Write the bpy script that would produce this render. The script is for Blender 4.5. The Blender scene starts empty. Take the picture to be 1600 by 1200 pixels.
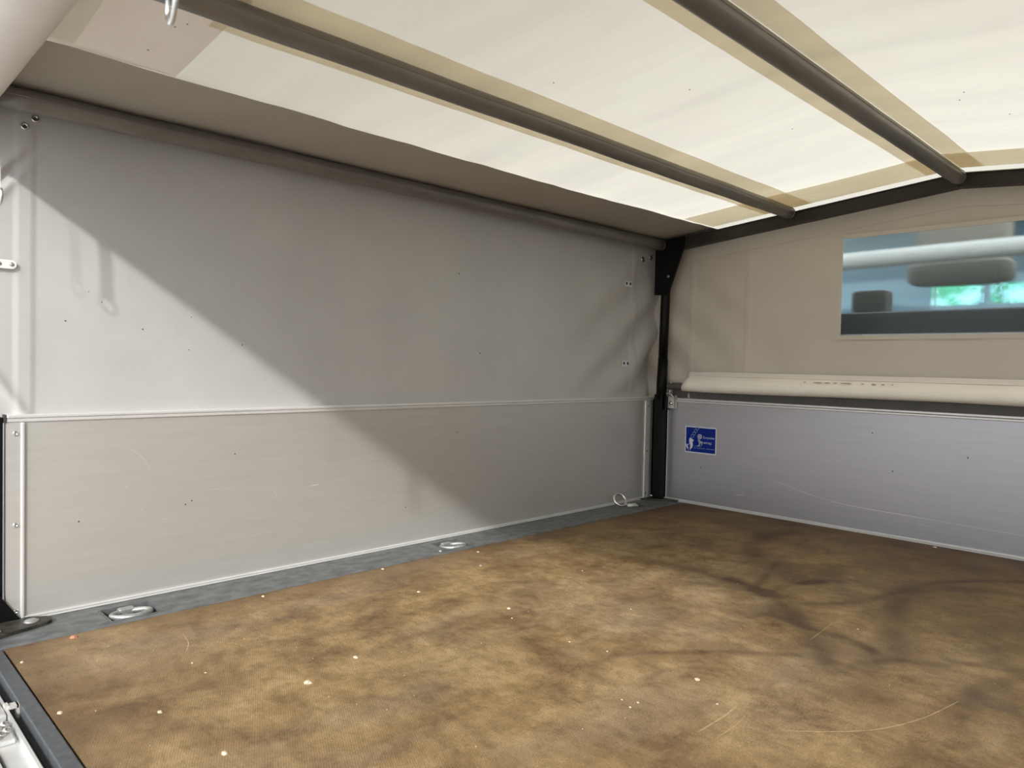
import bpy, math, random
import numpy as np
from mathutils import Vector, Matrix, noise

random.seed(7)
rng = np.random.default_rng(7)
SC = bpy.context.scene
COL = SC.collection
PI = math.pi

# ------------------------------------------------------------------ camera
cam_d = bpy.data.cameras.new('camera')
cam = bpy.data.objects.new('camera', cam_d)
COL.objects.link(cam)
cam_d.sensor_width = 36.0
cam_d.lens = 36.0 * 1139.8 / 1600.0
cam_d.clip_start = 0.01
yaw, pitch, roll = 0.7924, -0.0269, 0.0205
fwd = Vector((-math.sin(yaw)*math.cos(pitch), math.cos(yaw)*math.cos(pitch), math.sin(pitch)))
rgt = Vector((math.cos(yaw), math.sin(yaw), 0))
upv = rgt.cross(fwd)
r_ = math.cos(roll)*rgt + math.sin(roll)*upv
u_ = -math.sin(roll)*rgt + math.cos(roll)*upv
M = Matrix((r_, u_, -fwd)).transposed().to_4x4()
M.translation = Vector((1.6938, -0.4588, 0.5268))
cam.matrix_world = M
cam_d.dof.use_dof = True
cam_d.dof.focus_distance = 2.0
cam_d.dof.aperture_fstop = 8.0
SC.camera = cam

# ------------------------------------------------------------------ world, light, exposure
world = bpy.data.worlds.new('world')
SC.world = world
world.use_nodes = True
wn = world.node_tree.nodes
wn['Background'].inputs['Color'].default_value = (0.88, 0.93, 1.0, 1)
wn['Background'].inputs['Strength'].default_value = 1.38

def sun(name, d, e, ang, color):
    l = bpy.data.lights.new(name, 'SUN')
    l.energy = e; l.angle = math.radians(ang); l.color = color
    o = bpy.data.objects.new(name, l); COL.objects.link(o)
    o.rotation_euler = Vector(d).to_track_quat('-Z', 'Y').to_euler()
    return o
sun('sun_main', (-1.0, 1.0, -0.68), 1.15, 1.6, (1.0, 0.98, 0.95))
sun('sun_second', (-1.34, 1.0, -0.72), 0.42, 1.8, (0.95, 0.98, 1.0))
al = bpy.data.lights.new('sky_strip', 'AREA')
al.shape = 'RECTANGLE'; al.size = 9.0; al.size_y = 0.22; al.energy = 430; al.color = (1.0, 0.97, 0.93)
ao = bpy.data.objects.new('sky_strip', al); COL.objects.link(ao)
ao.location = (2.6, -7.2, 5.66)
ao.rotation_euler = (Vector((1.0, 0.6, 0.2)) - Vector(ao.location)).to_track_quat('-Z', 'Y').to_euler()

SC.view_settings.view_transform = 'Standard'
SC.view_settings.look = 'None'
SC.view_settings.gamma = 1.0
SC.view_settings.use_curve_mapping = False
SC.view_settings.exposure = 0.58
SC.cycles.max_bounces = 10
SC.cycles.transparent_max_bounces = 12

# ------------------------------------------------------------------ materials
def lin(r, g, b):
    f = lambda c: (c/255/12.92) if c/255 <= 0.04045 else ((c/255+0.055)/1.055)**2.4
    return (f(r), f(g), f(b), 1)

def new_mat(name):
    m = bpy.data.materials.new(name); m.use_nodes = True
    return m, m.node_tree.nodes, m.node_tree.links, m.node_tree.nodes['Principled BSDF']

def noise_node(nt, scale, detail=4, rough=0.55, stretch=None, dist=0.0):
    tc = nt.nodes.new('ShaderNodeTexCoord'); mp = nt.nodes.new('ShaderNodeMapping')
    n = nt.nodes.new('ShaderNodeTexNoise')
    n.inputs['Scale'].default_value = scale; n.inputs['Detail'].default_value = detail
    n.inputs['Roughness'].default_value = rough; n.inputs['Distortion'].default_value = dist
    if stretch: mp.inputs['Scale'].default_value = stretch
    nt.links.new(tc.outputs['Object'], mp.inputs['Vector']); nt.links.new(mp.outputs['Vector'], n.inputs['Vector'])
    return n

def ramp(nt, src, stops):
    r = nt.nodes.new('ShaderNodeValToRGB')
    e = r.color_ramp.elements
    while len(e) < len(stops): e.new(0.5)
    for k, (p, c) in enumerate(stops):
        e[k].position = p; e[k].color = c
    nt.links.new(src, r.inputs['Fac'])
    return r

def simple(name, c1, c2=None, scale=20, rough=0.5, metal=0.0, spec=0.5, bump=0.0, bscale=None, stretch=None, coat=0.0):
    m, N, L, b = new_mat(name)
    c2 = c2 or c1
    n = noise_node(m.node_tree, scale, 5, 0.6, stretch)
    rp = ramp(m.node_tree, n.outputs['Fac'], [(0.3, c1), (0.7, c2)])
    L.new(rp.outputs['Color'], b.inputs['Base Color'])
    b.inputs['Roughness'].default_value = rough
    b.inputs['Metallic'].default_value = metal
    b.inputs['Specular IOR Level'].default_value = spec
    b.inputs['Coat Weight'].default_value = coat
    if bump:
        nb = noise_node(m.node_tree, bscale or scale*4, 3, 0.6, stretch)
        bp = N.new('ShaderNodeBump'); bp.inputs['Strength'].default_value = bump; bp.inputs['Distance'].default_value = 0.002
        L.new(nb.outputs['Fac'], bp.inputs['Height']); L.new(bp.outputs['Normal'], b.inputs['Normal'])
    return m

def fabric(name, col, trans, c_var=0.04, rough=0.5, spec=0.35, tcol=None, bump=0.25, ripple_shade=0.0):
    """coated canvas: diffuse + (optionally) translucent to light from the other side"""
    m, N, L, b = new_mat(name)
    n = noise_node(m.node_tree, 5.0, 6, 0.6)
    c1 = tuple(max(0, v*(1-c_var)) for v in col[:3])+(1,); c2 = tuple(min(1, v*(1+c_var)) for v in col[:3])+(1,)
    rp = ramp(m.node_tree, n.outputs['Fac'], [(0.3, c1), (0.7, c2)])
    L.new(rp.outputs['Color'], b.inputs['Base Color'])
    b.inputs['Roughness'].default_value = rough
    b.inputs['Specular IOR Level'].default_value = spec
    nb = noise_node(m.node_tree, 900, 2, 0.5)
    nb2 = noise_node(m.node_tree, 9, 3, 0.5, (1.0, 2.5, 2.0))
    ad = N.new('ShaderNodeMath'); ad.operation = 'MULTIPLY_ADD'; ad.inputs[1].default_value = 0.05
    L.new(nb.outputs['Fac'], ad.inputs[0]); L.new(nb2.outputs['Fac'], ad.inputs[2])
    bp = N.new('ShaderNodeBump'); bp.inputs['Strength'].default_value = bump; bp.inputs['Distance'].default_value = 0.006
    L.new(ad.outputs[0], bp.inputs['Height']); L.new(bp.outputs['Normal'], b.inputs['Normal'])
    if trans > 0:
        t = N.new('ShaderNodeBsdfTranslucent'); mx = N.new('ShaderNodeMixShader')
        tc = tcol or col
        r2 = ramp(m.node_tree, n.outputs['Fac'], [(0.3, tuple(v*0.975 for v in tc[:3])+(1,)), (0.7, tuple(min(1, v*1.025) for v in tc[:3])+(1,))])
        tout = r2.outputs['Color']
        if ripple_shade:
            # shading of cross-wise wrinkles, put into the translucent colour
            n3 = noise_node(m.node_tree, 1.0, 4, 0.55, (0.9, 7.0, 1.0), 0.4)
            r3 = ramp(m.node_tree, n3.outputs['Fac'], [(0.32, (1-ripple_shade,)*3+(1,)), (0.62, (1, 1, 1, 1))])
            mm = N.new('ShaderNodeMix'); mm.data_type = 'RGBA'; mm.blend_type = 'MULTIPLY'; mm.inputs['Factor'].default_value = 1
            L.new(tout, mm.inputs[6]); L.new(r3.outputs['Color'], mm.inputs[7]); tout = mm.outputs[2]
        L.new(tout, t.inputs['Color']); L.new(bp.outputs['Normal'], t.inputs['Normal'])
        mx.inputs['Fac'].default_value = trans
        L.new(b.outputs[0], mx.inputs[1]); L.new(t.outputs[0], mx.inputs[2])
        L.new(mx.outputs[0], N['Material Output'].inputs['Surface'])
    return m

MAT = {}
MAT['roof'] = fabric('roof_canvas', (0.78, 0.73, 0.64, 1), 0.58, 0.02, 0.6, 0.2, tcol=(1.0, 0.92, 0.765, 1), bump=0.3, ripple_shade=0.11)
MAT['band'] = fabric('roof_band', (0.74, 0.66, 0.52, 1), 0.60, 0.03, 0.6, 0.2, tcol=(0.93, 0.84, 0.66, 1), bump=0.3, ripple_shade=0.10)
MAT['rear_layer'] = fabric('rear_layer', (0.72, 0.66, 0.61, 1), 0.60, 0.02, 0.6, 0.2, tcol=(0.96, 0.89, 0.86, 1), bump=0.3)
MAT['hem'] = fabric('hem_canvas', (0.42, 0.38, 0.33, 1), 0.0, 0.04, 0.6, 0.2)
MAT['tarp'] = fabric('side_canvas', (0.505, 0.495, 0.475, 1), 0.0, 0.05, 0.40, 0.5, bump=0.10)
MAT['tarp_front'] = fabric('front_canvas', (0.58, 0.53, 0.45, 1), 0.0, 0.04, 0.5, 0.35, bump=0.3)
MAT['cream'] = fabric('cream_canvas', (0.93, 0.88, 0.77, 1), 0.0, 0.04, 0.5, 0.35, bump=0.2)
MAT['roll'] = fabric('roll_canvas', (0.86, 0.80, 0.75, 1), 0.0, 0.05, 0.5, 0.35, bump=0.2)
MAT['webbing'] = fabric('webbing', (0.80, 0.80, 0.74, 1), 0.0, 0.04, 0.7, 0.2)
MAT['alu'] = simple('anodised_aluminium', (0.62, 0.605, 0.57, 1), (0.66, 0.645, 0.61, 1), 6, 0.45, 0.6, 0.4, 0.03, 60, (1.0, 1.0, 14.0))
MAT['alu_bright'] = simple('bright_aluminium', (0.72, 0.715, 0.70, 1), (0.80, 0.79, 0.775, 1), 12, 0.32, 0.35, 0.5)
MAT['alu_white'] = simple('milled_aluminium', (0.70, 0.70, 0.69, 1), (0.82, 0.82, 0.80, 1), 30, 0.38, 0.55, 0.5, 0.1, 90)
MAT['galv'] = simple('galvanised_steel', (0.095, 0.102, 0.103, 1), (0.225, 0.235, 0.235, 1), 38, 0.5, 0.3, 0.4, 0.15, 120, (1.0, 0.6, 1.0))
MAT['sill'] = simple('sill_steel', (0.085, 0.092, 0.099, 1), (0.135, 0.144, 0.152, 1), 60, 0.5, 0.3, 0.4, 0.25, 160)
MAT['galv_tube'] = simple('grey_tube_steel', (0.185, 0.172, 0.158, 1), (0.26, 0.245, 0.226, 1), 26, 0.40, 0.4, 0.45, 0.12, 160, (1.0, 0.25, 1.0))
MAT['black'] = simple('black_paint', (0.003, 0.003, 0.003, 1), (0.005, 0.005, 0.005, 1), 40, 0.42, 0.0, 0.18, 0.04, 120)
MAT['rafter'] = simple('rafter_paint', (0.030, 0.025, 0.020, 1), (0.036, 0.030, 0.024, 1), 30, 0.5, 0, 0.3)
MAT['black_dirty'] = simple('dirty_black_steel', (0.012, 0.011, 0.010, 1), (0.075, 0.068, 0.052, 1), 60, 0.55, 0.1, 0.4, 0.2, 120)
MAT['chrome'] = simple('zinc_chrome', (0.72, 0.72, 0.70, 1), (0.86, 0.86, 0.85, 1), 60, 0.20, 1.0, 0.5)
MAT['steel'] = simple('zinc_steel', (0.55, 0.55, 0.50, 1), (0.70, 0.70, 0.64, 1), 90, 0.38, 0.4, 0.5)
MAT['bolt_zinc'] = simple('dull_zinc', (0.34, 0.35, 0.34, 1), (0.50, 0.51, 0.49, 1), 120, 0.42, 0.6, 0.5, 0.2, 200)
MAT['recess'] = simple('dark_recess', (0.022, 0.022, 0.022, 1), (0.05, 0.05, 0.05, 1), 60, 0.6)
MAT['darkred'] = simple('dark_underside', (0.035, 0.018, 0.012, 1), (0.05, 0.028, 0.02, 1), 30, 0.7)
MAT['tube_shade'] = simple('grey_tube_and_shade', (0.10, 0.098, 0.088, 1), (0.13, 0.125, 0.112, 1), 14, 0.55, 0, 0.3, 0.1)
MAT['crumb'] = simple('pale_wood_crumb', (0.55, 0.42, 0.28, 1), (0.78, 0.66, 0.50, 1), 300, 0.7)
MAT['redcrumb'] = simple('reddish_crumb', (0.42, 0.16, 0.09, 1), (0.62, 0.30, 0.18, 1), 160, 0.6)
MAT['speck'] = simple('dark_speck', (0.05, 0.046, 0.04, 1), None, 100, 0.7)
MAT['scratch'] = simple('pale_scratch', (0.55, 0.53, 0.49, 1), None, 100, 0.5)
MAT['scratch_wood'] = simple('pale_wood_scratch', (0.62, 0.47, 0.27, 1), (0.44, 0.31, 0.16, 1), 160, 0.7)
MAT['white_print'] = simple('white_print', (0.72, 0.74, 0.80, 1), None, 40, 0.4)
MAT['blue_print'] = simple('blue_print', (0.002, 0.019, 0.235, 1), (0.003, 0.022, 0.255, 1), 30, 0.5, 0, 0.2)
MAT['grey_print'] = simple('grey_print', (0.36, 0.42, 0.47, 1), None, 40, 0.4)
MAT['line_print'] = simple('line_print', (0.20, 0.30, 0.55, 1), None, 40, 0.4)

# ------------------------------------------------------------------ helpers
OFF = {}          # world position of each object's origin

def build(name, geo, mat, parent=None, smooth=False, at=None, mats=None):
    """one mesh object from (verts, faces) given in world coordinates"""
    v, f = geo[0], geo[1]
    base = Vector(at) if at is not None else (OFF[parent] if parent is not None else Vector((0, 0, 0)))
    me = bpy.data.meshes.new(name)
    me.from_pydata([tuple(Vector(p)-base) for p in v], [], f)
    if isinstance(mat, (list, tuple)):
        for m in mat: me.materials.append(m)
        if len(geo) > 2:
            me.polygons.foreach_set('material_index', geo[2])
    else:
        me.materials.append(mat)
    if smooth:
        me.polygons.foreach_set('use_smooth', [True]*len(me.polygons))
    me.update()
    o = bpy.data.objects.new(name, me)
    COL.objects.link(o)
    OFF[o] = base
    if parent is not None:
        o.parent = parent
        o.location = base - OFF[parent]
    else:
        o.location = base
    return o

def tag(o, label=None, cat=None, group=None, kind=None):
    if label: o['label'] = label
    if cat: o['category'] = cat
    if group: o['group'] = group
    if kind: o['kind'] = kind
    return o

def thing(name, loc, label, cat, group=None):
    o = bpy.data.objects.new(name, None); COL.objects.link(o)
    o.empty_display_size = 0.05
    o.location = loc; OFF[o] = Vector(loc)
    return tag(o, label, cat, group)

def dup(o, loc, parent=None, name=None):
    """copy of a mesh object (shared mesh); loc is its new world origin"""
    c = o.copy(); COL.objects.link(c)
    OFF[c] = Vector(loc)
    c.parent = parent
    c.location = Vector(loc) - (OFF[parent] if parent is not None else Vector((0, 0, 0)))
    for ch in o.children:
        d = ch.copy(); COL.objects.link(d); d.parent = c; OFF[d] = OFF[c] + d.location
    return c

def join(*gs):
    V, F = [], []
    for g in gs:
        n = len(V); V += list(g[0]); F += [tuple(i+n for i in f) for f in g[1]]
    return V, F

def box(x0, x1, y0, y1, z0, z1, bev=0.0):
    if bev <= 0:
        v = [(x0,y0,z0),(x1,y0,z0),(x1,y1,z0),(x0,y1,z0),(x0,y0,z1),(x1,y0,z1),(x1,y1,z1),(x0,y1,z1)]
        return v, [(3,2,1,0),(4,5,6,7),(0,1,5,4),(1,2,6,5),(2,3,7,6),(3,0,4,7)]
    import bmesh
    bm = bmesh.new()
    bmesh.ops.create_cube(bm, size=1.0)
    for q in bm.verts:
        q.co = Vector(((x0+x1)/2+q.co.x*(x1-x0), (y0+y1)/2+q.co.y*(y1-y0), (z0+z1)/2+q.co.z*(z1-z0)))
    bmesh.ops.bevel(bm, geom=list(bm.edges), offset=bev, segments=2, affect='EDGES', profile=0.5)
    bm.verts.index_update()
    g = [tuple(q.co) for q in bm.verts], [tuple(q.index for q in f.verts) for f in bm.faces]
    bm.free()
    return g

def frame_of(d):
    d = Vector(d).normalized()
    a = Vector((0, 0, 1)) if abs(d.z) < 0.9 else Vector((1, 0, 0))
    u = d.cross(a).normalized(); w = d.cross(u).normalized()
    return u, w

def sweep(path, radius, n=16, closed=False, cap=True):
    P = [Vector(p) for p in path]; m = len(P)
    rad = radius if isinstance(radius, (list, tuple)) else [radius]*m
    V, F = [], []
    u = None
    for i in range(m):
        if closed: t = (P[(i+1) % m]-P[i-1]).normalized()
        else: t = (P[min(i+1, m-1)]-P[max(i-1, 0)]).normalized()
        if u is None: u, w = frame_of(t)
        else:
            u = (u - t*u.dot(t)).normalized()
        w = t.cross(u)
        for k in range(n):
            a = 2*PI*k/n
            V.append(tuple(P[i]+(u*math.cos(a)+w*math.sin(a))*rad[i]))
    for i in range(m if closed else m-1):
        j = (i+1) % m
        for k in range(n):
            F.append((i*n+k, i*n+(k+1) % n, j*n+(k+1) % n, j*n+k))
    if cap and not closed:
        F.append(tuple(range(n-1, -1, -1))); F.append(tuple(range((m-1)*n, m*n)))
    return V, F

def ring(c, nrm, R, r, n=28, k=10, sx=1.0):
    u, w = frame_of(nrm); c = Vector(c)
    return sweep([c+u*math.cos(2*PI*i/n)*R*sx+w*math.sin(2*PI*i/n)*R for i in range(n)], r, k, closed=True)

def lathe(prof, c, axis, n=20):
    """prof: list of (r, h) along axis from centre c"""
    ax = Vector(axis).normalized(); u, w = frame_of(ax); c = Vector(c)
    V, F = [], []
    for r, h in prof:
        for k in range(n):
            a = 2*PI*k/n
            V.append(tuple(c+ax*h+(u*math.cos(a)+w*math.sin(a))*r))
    for i in range(len(prof)-1):
        for k in range(n):
            F.append((i*n+k, i*n+(k+1) % n, (i+1)*n+(k+1) % n, (i+1)*n+k))
    F.append(tuple(range((len(prof)-1)*n, len(prof)*n)))
    F.append(tuple(range(n-1, -1, -1)))
    return V, F

def prism(poly, fn, a, b):
    """extrude a 2-D polygon between a and b; fn(p, t) -> 3-D point"""
    n = len(poly)
    V = [fn(p, a) for p in poly]+[fn(p, b) for p in poly]
    F = [tuple(range(n-1, -1, -1)), tuple(range(n, 2*n))]
    F += [(i, (i+1) % n, n+(i+1) % n, n+i) for i in range(n)]
    return V, F
alongX = lambda p, t: (t, p[0], p[1])
alongY = lambda p, t: (p[0], t, p[1])
alongZ = lambda p, t: (p[0], p[1], t)

def grid(nu, nv, fn):
    V = [fn(i/(nu-1), j/(nv-1)) for j in range(nv) for i in range(nu)]
    F = [(j*nu+i, j*nu+i+1, (j+1)*nu+i+1, (j+1)*nu+i) for j in range(nv-1) for i in range(nu-1)]
    return V, F

def sheet(nu, nv, fn, nrm, th):
    """cloth with real thickness: fn grid plus an offset copy and a closed rim"""
    A, FA = grid(nu, nv, fn)
    N = Vector(nrm)*th
    B = [tuple(Vector(p)+N) for p in A]
    n = len(A)
    F = FA+[tuple(n+i for i in reversed(f)) for f in FA]
    rim = [i for i in range(nu)]+[j*nu+nu-1 for j in range(1, nv)]+[(nv-1)*nu+i for i in range(nu-2, -1, -1)]+[j*nu for j in range(nv-2, 0, -1)]
    m = len(rim)
    F += [(rim[(k+1) % m], rim[k], n+rim[k], n+rim[(k+1) % m]) for k in range(m)]
    return A+B, F

def nz(x, y, z=0.0, s=1.0):
    return noise.noise(Vector((x*s, y*s, z*s)))

def strip(pts, width, nrm, lift=0.0004):
    """thin flush ribbon along a polyline lying in a plane"""
    N = Vector(nrm).normalized(); P = [Vector(p) for p in pts]; V, F = [], []
    for i, q in enumerate(P):
        t = (P[min(i+1, len(P)-1)]-P[max(i-1, 0)]).normalized(); s = N.cross(t)
        wd = 0.6*width*(0.35+0.65*math.sin(PI*(i+0.5)/len(P)))*random.uniform(0.6, 1.2)
        V += [tuple(q+s*wd/2+N*lift), tuple(q-s*wd/2+N*lift)]
    for i in range(len(P)-1): F.append((2*i, 2*i+1, 2*i+3, 2*i+2))
    return V, F

def spline(pts, n=8):
    P = [Vector(p) for p in pts]; out = []
    for i in range(len(P)-1):
        p0 = P[max(i-1, 0)]; p1 = P[i]; p2 = P[i+1]; p3 = P[min(i+2, len(P)-1)]
        for k in range(n):
            t = k/n
            out.append(0.5*((2*p1)+(p2-p0)*t+(2*p0-5*p1+4*p2-p3)*t*t+(3*p1-p0-3*p2+p3)*t**3))
    return out+[P[-1]]

# ================================================================== SETTING
W = 2.14           # inside width; ridge at 1.07
RZ = lambda x: 1.035+0.0935*x if x <= 1.07 else 1.135-0.0935*(x-1.07)

# ---- plywood floor: wear painted as an attribute (stains that belong to the board)
FW = 0.1455
def make_floor():
    m, N, L, b = new_mat('film_faced_plywood')
    nt = m.node_tree
    x0, x1, y0, y1 = FW+0.002, 2.135, -0.192, 2.030
    nu, nv = 400, 444
    xs = np.linspace(x0, x1, nu); ys = np.linspace(y0, y1, nv)
    X, Y = np.meshgrid(xs, ys)
    def vnoise(s, seed, sx=1.0, sy=1.0):
        r = np.random.default_rng(seed); n = 64
        g = r.random((n, n)); u = (X*s*sx+13.7) % (n-1); v = (Y*s*sy+7.3) % (n-1)
        i = u.astype(int); j = v.astype(int); fu = u-i; fv = v-j
        fu = fu*fu*(3-2*fu); fv = fv*fv*(3-2*fv)
        return (g[j, i]*(1-fu)+g[j, i+1]*fu)*(1-fv)+(g[j+1, i]*(1-fu)+g[j+1, i+1]*fu)*fv
    def fb(s, seed, sx=1, sy=1):
        return sum(vnoise(s*2**k, seed+k, sx, sy)*0.5**k for k in range(4))/1.875
    stain = 0.45*np.clip((fb(14, 91, 0.8, 1.2)-0.5)*3.5, 0, 1)*fb(2.5, 95)+0.55*np.clip((fb(2.2, 1, 1.3, 0.8)-0.5)*3, 0, 1)+0.35*np.clip((fb(7, 11, 0.7, 1.4)-0.52)*4, 0, 1)
    # darker film along the edges and towards the cab
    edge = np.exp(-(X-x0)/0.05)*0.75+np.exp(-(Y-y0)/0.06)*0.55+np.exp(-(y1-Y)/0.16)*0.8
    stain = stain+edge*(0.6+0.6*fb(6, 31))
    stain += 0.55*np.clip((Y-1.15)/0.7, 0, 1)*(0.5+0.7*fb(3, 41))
    arcs = {
     'a1': ([(0.803,1.223),(0.878,1.191),(0.978,1.128),(1.078,1.004),(1.174,0.873)], .020, .95),
     'a2': ([(0.907,1.15),(0.913,1.27),(0.961,1.382),(1.015,1.445)], .014, .7),
     'a3': ([(1.005,1.166),(1.077,1.275),(1.111,1.423),(1.142,1.56),(1.212,1.675),(1.304,1.766)], .012, .8),
     'a3b': ([(1.13,1.46),(1.19,1.56),(1.30,1.62),(1.45,1.66)], .020, .7),
     'a4': ([(1.132,1.47),(1.152,1.295),(1.19,1.158),(1.23,1.049),(1.256,0.986)], .024, .8),
     'a5': ([(0.979,1.034),(1.069,1.02),(1.159,1.017),(1.217,0.987)], .012, .7),
     'a6': ([(0.356,1.16),(0.556,1.18),(0.719,1.211),(0.863,1.173)], .022, .45),
     'a7': ([(1.396,0.815),(1.388,0.903),(1.398,0.984),(1.434,1.055)], .016, .7),
     'a8': ([(0.97,0.438),(0.913,0.519),(0.893,0.579),(0.914,0.638),(0.995,0.746),(1.12,0.86)], .009, .55),
     'a9': ([(0.994,0.564),(0.994,0.622),(1.014,0.661),(1.052,0.682)], .006, .5),
     'a10': ([(0.718,0.153),(0.755,0.199),(0.82,0.224),(0.897,0.236),(0.97,0.225)], .009, .6),
     'a11': ([(0.556,1.485),(0.713,1.499),(0.82,1.471)], .05, .5),
     'a12': ([(1.207,0.889),(1.254,0.975),(1.308,1.01),(1.386,1.106)], .010, .6),
     'a13': ([(0.572,0.354),(0.581,0.44),(0.577,0.545)], .010, .6),
     'a14': ([(0.52,-0.12),(0.58,-0.10),(0.66,-0.06),(0.72,-0.07)], .018, .5),
     'a16': ([(0.663, 1.835), (0.63, 1.726), (0.686, 1.545), (0.776, 1.419), (0.838, 1.414)], .035, .7),
     'a17': ([(0.797, 1.463), (0.839, 1.307), (0.876, 1.173)], .010, .8),
     'a18': ([(0.526, 1.203), (0.642, 1.212), (0.747, 1.226), (0.873, 1.169), (0.931, 1.164)], .022, .7),
     'a19': ([(0.97, 1.099), (1.052, 1.029), (1.116, 1.031), (1.174, 1.01), (1.228, 0.947)], .020, .6),
     'a20': ([(1.426, 1.101), (1.374, 1.068), (1.317, 1.054)], .010, .7),
     'a21': ([(0.939, 1.561), (0.942, 1.428), (0.933, 1.333)], .03, .5),
     'a22': ([(0.965, 0.75), (1.022, 0.791), (1.092, 0.803), (1.161, 0.757)], .022, .45),
     'a15': ([(1.03,0.46),(1.02,0.52),(1.05,0.58),(1.09,0.56)], .03, .3),
    }
    for pts, wd, k in arcs.values():
        P = [Vector((p[0], p[1], 0)) for p in pts]
        Q = spline(P, 10)
        D = np.full(X.shape, 9.0)
        for a, c in zip(Q[:-1], Q[1:]):
            dx, dy = c.x-a.x, c.y-a.y; l2 = dx*dx+dy*dy+1e-12
            t = np.clip(((X-a.x)*dx+(Y-a.y)*dy)/l2, 0, 1)
            D = np.minimum(D, np.hypot(X-a.x-t*dx, Y-a.y-t*dy))
        stain += k*1.05/(1+np.exp((D-wd)/(0.33*wd)))*(0.25+1.2*fb(16, 51))
    scuff = np.clip((fb(5, 71, 1.6, 0.7)-0.5)*3.2, 0, 1)*0.7
    for cx, cy, rr, k in ((0.80,0.71,.035,1.0),(1.02,0.80,.05,.7),(1.04,0.50,.10,.6),(0.30,0.05,.10,.4),(1.17,0.80,.12,.5),(0.66,0.40,.12,.4),(1.2,0.62,.12,.5)):
        scuff += k*np.exp(-((X-cx)**2+((Y-cy)*0.8)**2)/rr**2)*fb(10, 81)
    V = np.stack([X, Y, np.zeros_like(X)], -1).reshape(-1, 3)
    F = [(j*nu+i, j*nu+i+1, (j+1)*nu+i+1, (j+1)*nu+i) for j in range(nv-1) for i in range(nu-1)]
    me = bpy.data.meshes.new('floor')
    rim0 = len(V)
    Vl = V.tolist()+[[x0,y0,-.021],[x1,y0,-.021],[x1,y1,-.021],[x0,y1,-.021]]
    c0, c1, c2, c3 = 0, nu-1, nu*nv-1, nu*(nv-1)
    F += [(rim0+3, rim0+2, rim0+1, rim0)]
    F += [(rim0, rim0+1)+tuple(range(nu-1, -1, -1)),
          (rim0+1, rim0+2)+tuple(j*nu+nu-1 for j in range(nv-1, -1, -1)),
          (rim0+2, rim0+3)+tuple((nv-1)*nu+i for i in range(nu)),
          (rim0+3, rim0)+tuple(j*nu for j in range(nv))]
    me.from_pydata(Vl, [], F)
    for nm, arr in (('stain', stain), ('scuff', scuff)):
        at = me.attributes.new(nm, 'FLOAT', 'POINT')
        at.data.foreach_set('value', np.concatenate([np.clip(arr, 0, 1.6).reshape(-1), np.zeros(4)]).astype(np.float32))
    me.materials.append(m); me.update()
    o = bpy.data.objects.new('floor', me); COL.objects.link(o); OFF[o] = Vector((0, 0, 0))
    tag(o, kind='structure')
    # material
    a1 = N.new('ShaderNodeAttribute'); a1.attribute_name = 'stain'
    a2 = N.new('ShaderNodeAttribute'); a2.attribute_name = 'scuff'
    n1 = noise_node(nt, 7, 10, 0.72, (1.25, 0.9, 1), 0.3)
    n2 = noise_node(nt, 30, 8, 0.75, (0.8, 1.2, 1), 0.5)
    n3 = noise_node(nt, 380, 3, 0.7)
    base = ramp(nt, n1.outputs['Fac'], [(0.36, (0.190, 0.118, 0.055, 1)), (0.50, (0.335, 0.225, 0.104, 1)), (0.64, (0.46, 0.325, 0.165, 1))])
    def mix(kind, fac, c1, c2):
        mx = N.new('ShaderNodeMix'); mx.data_type = 'RGBA'; mx.blend_type = kind
        for sock, val in ((mx.inputs['Factor'], fac), (mx.inputs[6], c1), (mx.inputs[7], c2)):
            if hasattr(val, 'is_linked'): L.new(val, sock)
            else: sock.default_value = val
        return mx.outputs[2]
    def math_(op, a, b_):
        q = N.new('ShaderNodeMath'); q.operation = op
        for k, val in enumerate((a, b_)):
            if hasattr(val, 'is_linked'): L.new(val, q.inputs[k])
            else: q.inputs[k].default_value = val
        return q.outputs[0]
    c = base.outputs['Color']
    c = mix('MIX', math_('MULTIPLY', a2.outputs['Fac'], 0.45), c, (0.44, 0.36, 0.255, 1))
    # reddish dark film where the stain is
    st = math_('MULTIPLY', a1.outputs['Fac'], math_('ADD', math_('MULTIPLY', n2.outputs['Fac'], 0.9), 0.35))
    stc = N.new('ShaderNodeClamp'); L.new(math_('MULTIPLY', st, 0.80), stc.inputs['Value'])
    c = mix('MIX', stc.outputs[0], c, (0.125, 0.074, 0.042, 1))
    f2 = ramp(nt, n2.outputs['Fac'], [(0.30, (0.66, 0.64, 0.62, 1)), (0.55, (1, 1, 1, 1)), (0.8, (1.22, 1.2, 1.16, 1))])
    c = mix('MULTIPLY', 1.0, c, f2.outputs['Color'])
    f3 = ramp(nt, n3.outputs['Fac'], [(0.35, (0.72, 0.72, 0.72, 1)), (0.65, (1.22, 1.22, 1.22, 1))])
    c = mix('MULTIPLY', 1.0, c, f3.outputs['Color'])
    # pressed wire-mesh pattern of the film
    tc = N.new('ShaderNodeTexCoord')
    hs = []
    for ang in (0.45, 0.45+PI/2):
        mp = N.new('ShaderNodeMapping'); mp.inputs['Rotation'].default_value = (0, 0, ang)
        wv = N.new('ShaderNodeTexWave'); wv.inputs['Scale'].default_value = 95.0
        L.new(tc.outputs['Object'], mp.inputs['Vector']); L.new(mp.outputs['Vector'], wv.inputs['Vector'])
        hs.append(wv.outputs['Fac'])
    mesh_ = math_('MULTIPLY', hs[0], hs[1])
    mr = ramp(nt, mesh_, [(0.0, (0.80, 0.79, 0.78, 1)), (0.6, (1.16, 1.15, 1.13, 1))])
    c = mix('MULTIPLY', 1.0, c, mr.outputs['Color'])
    L.new(c, b.inputs['Base Color'])
    b.inputs['Specular IOR Level'].default_value = 0.25
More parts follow.
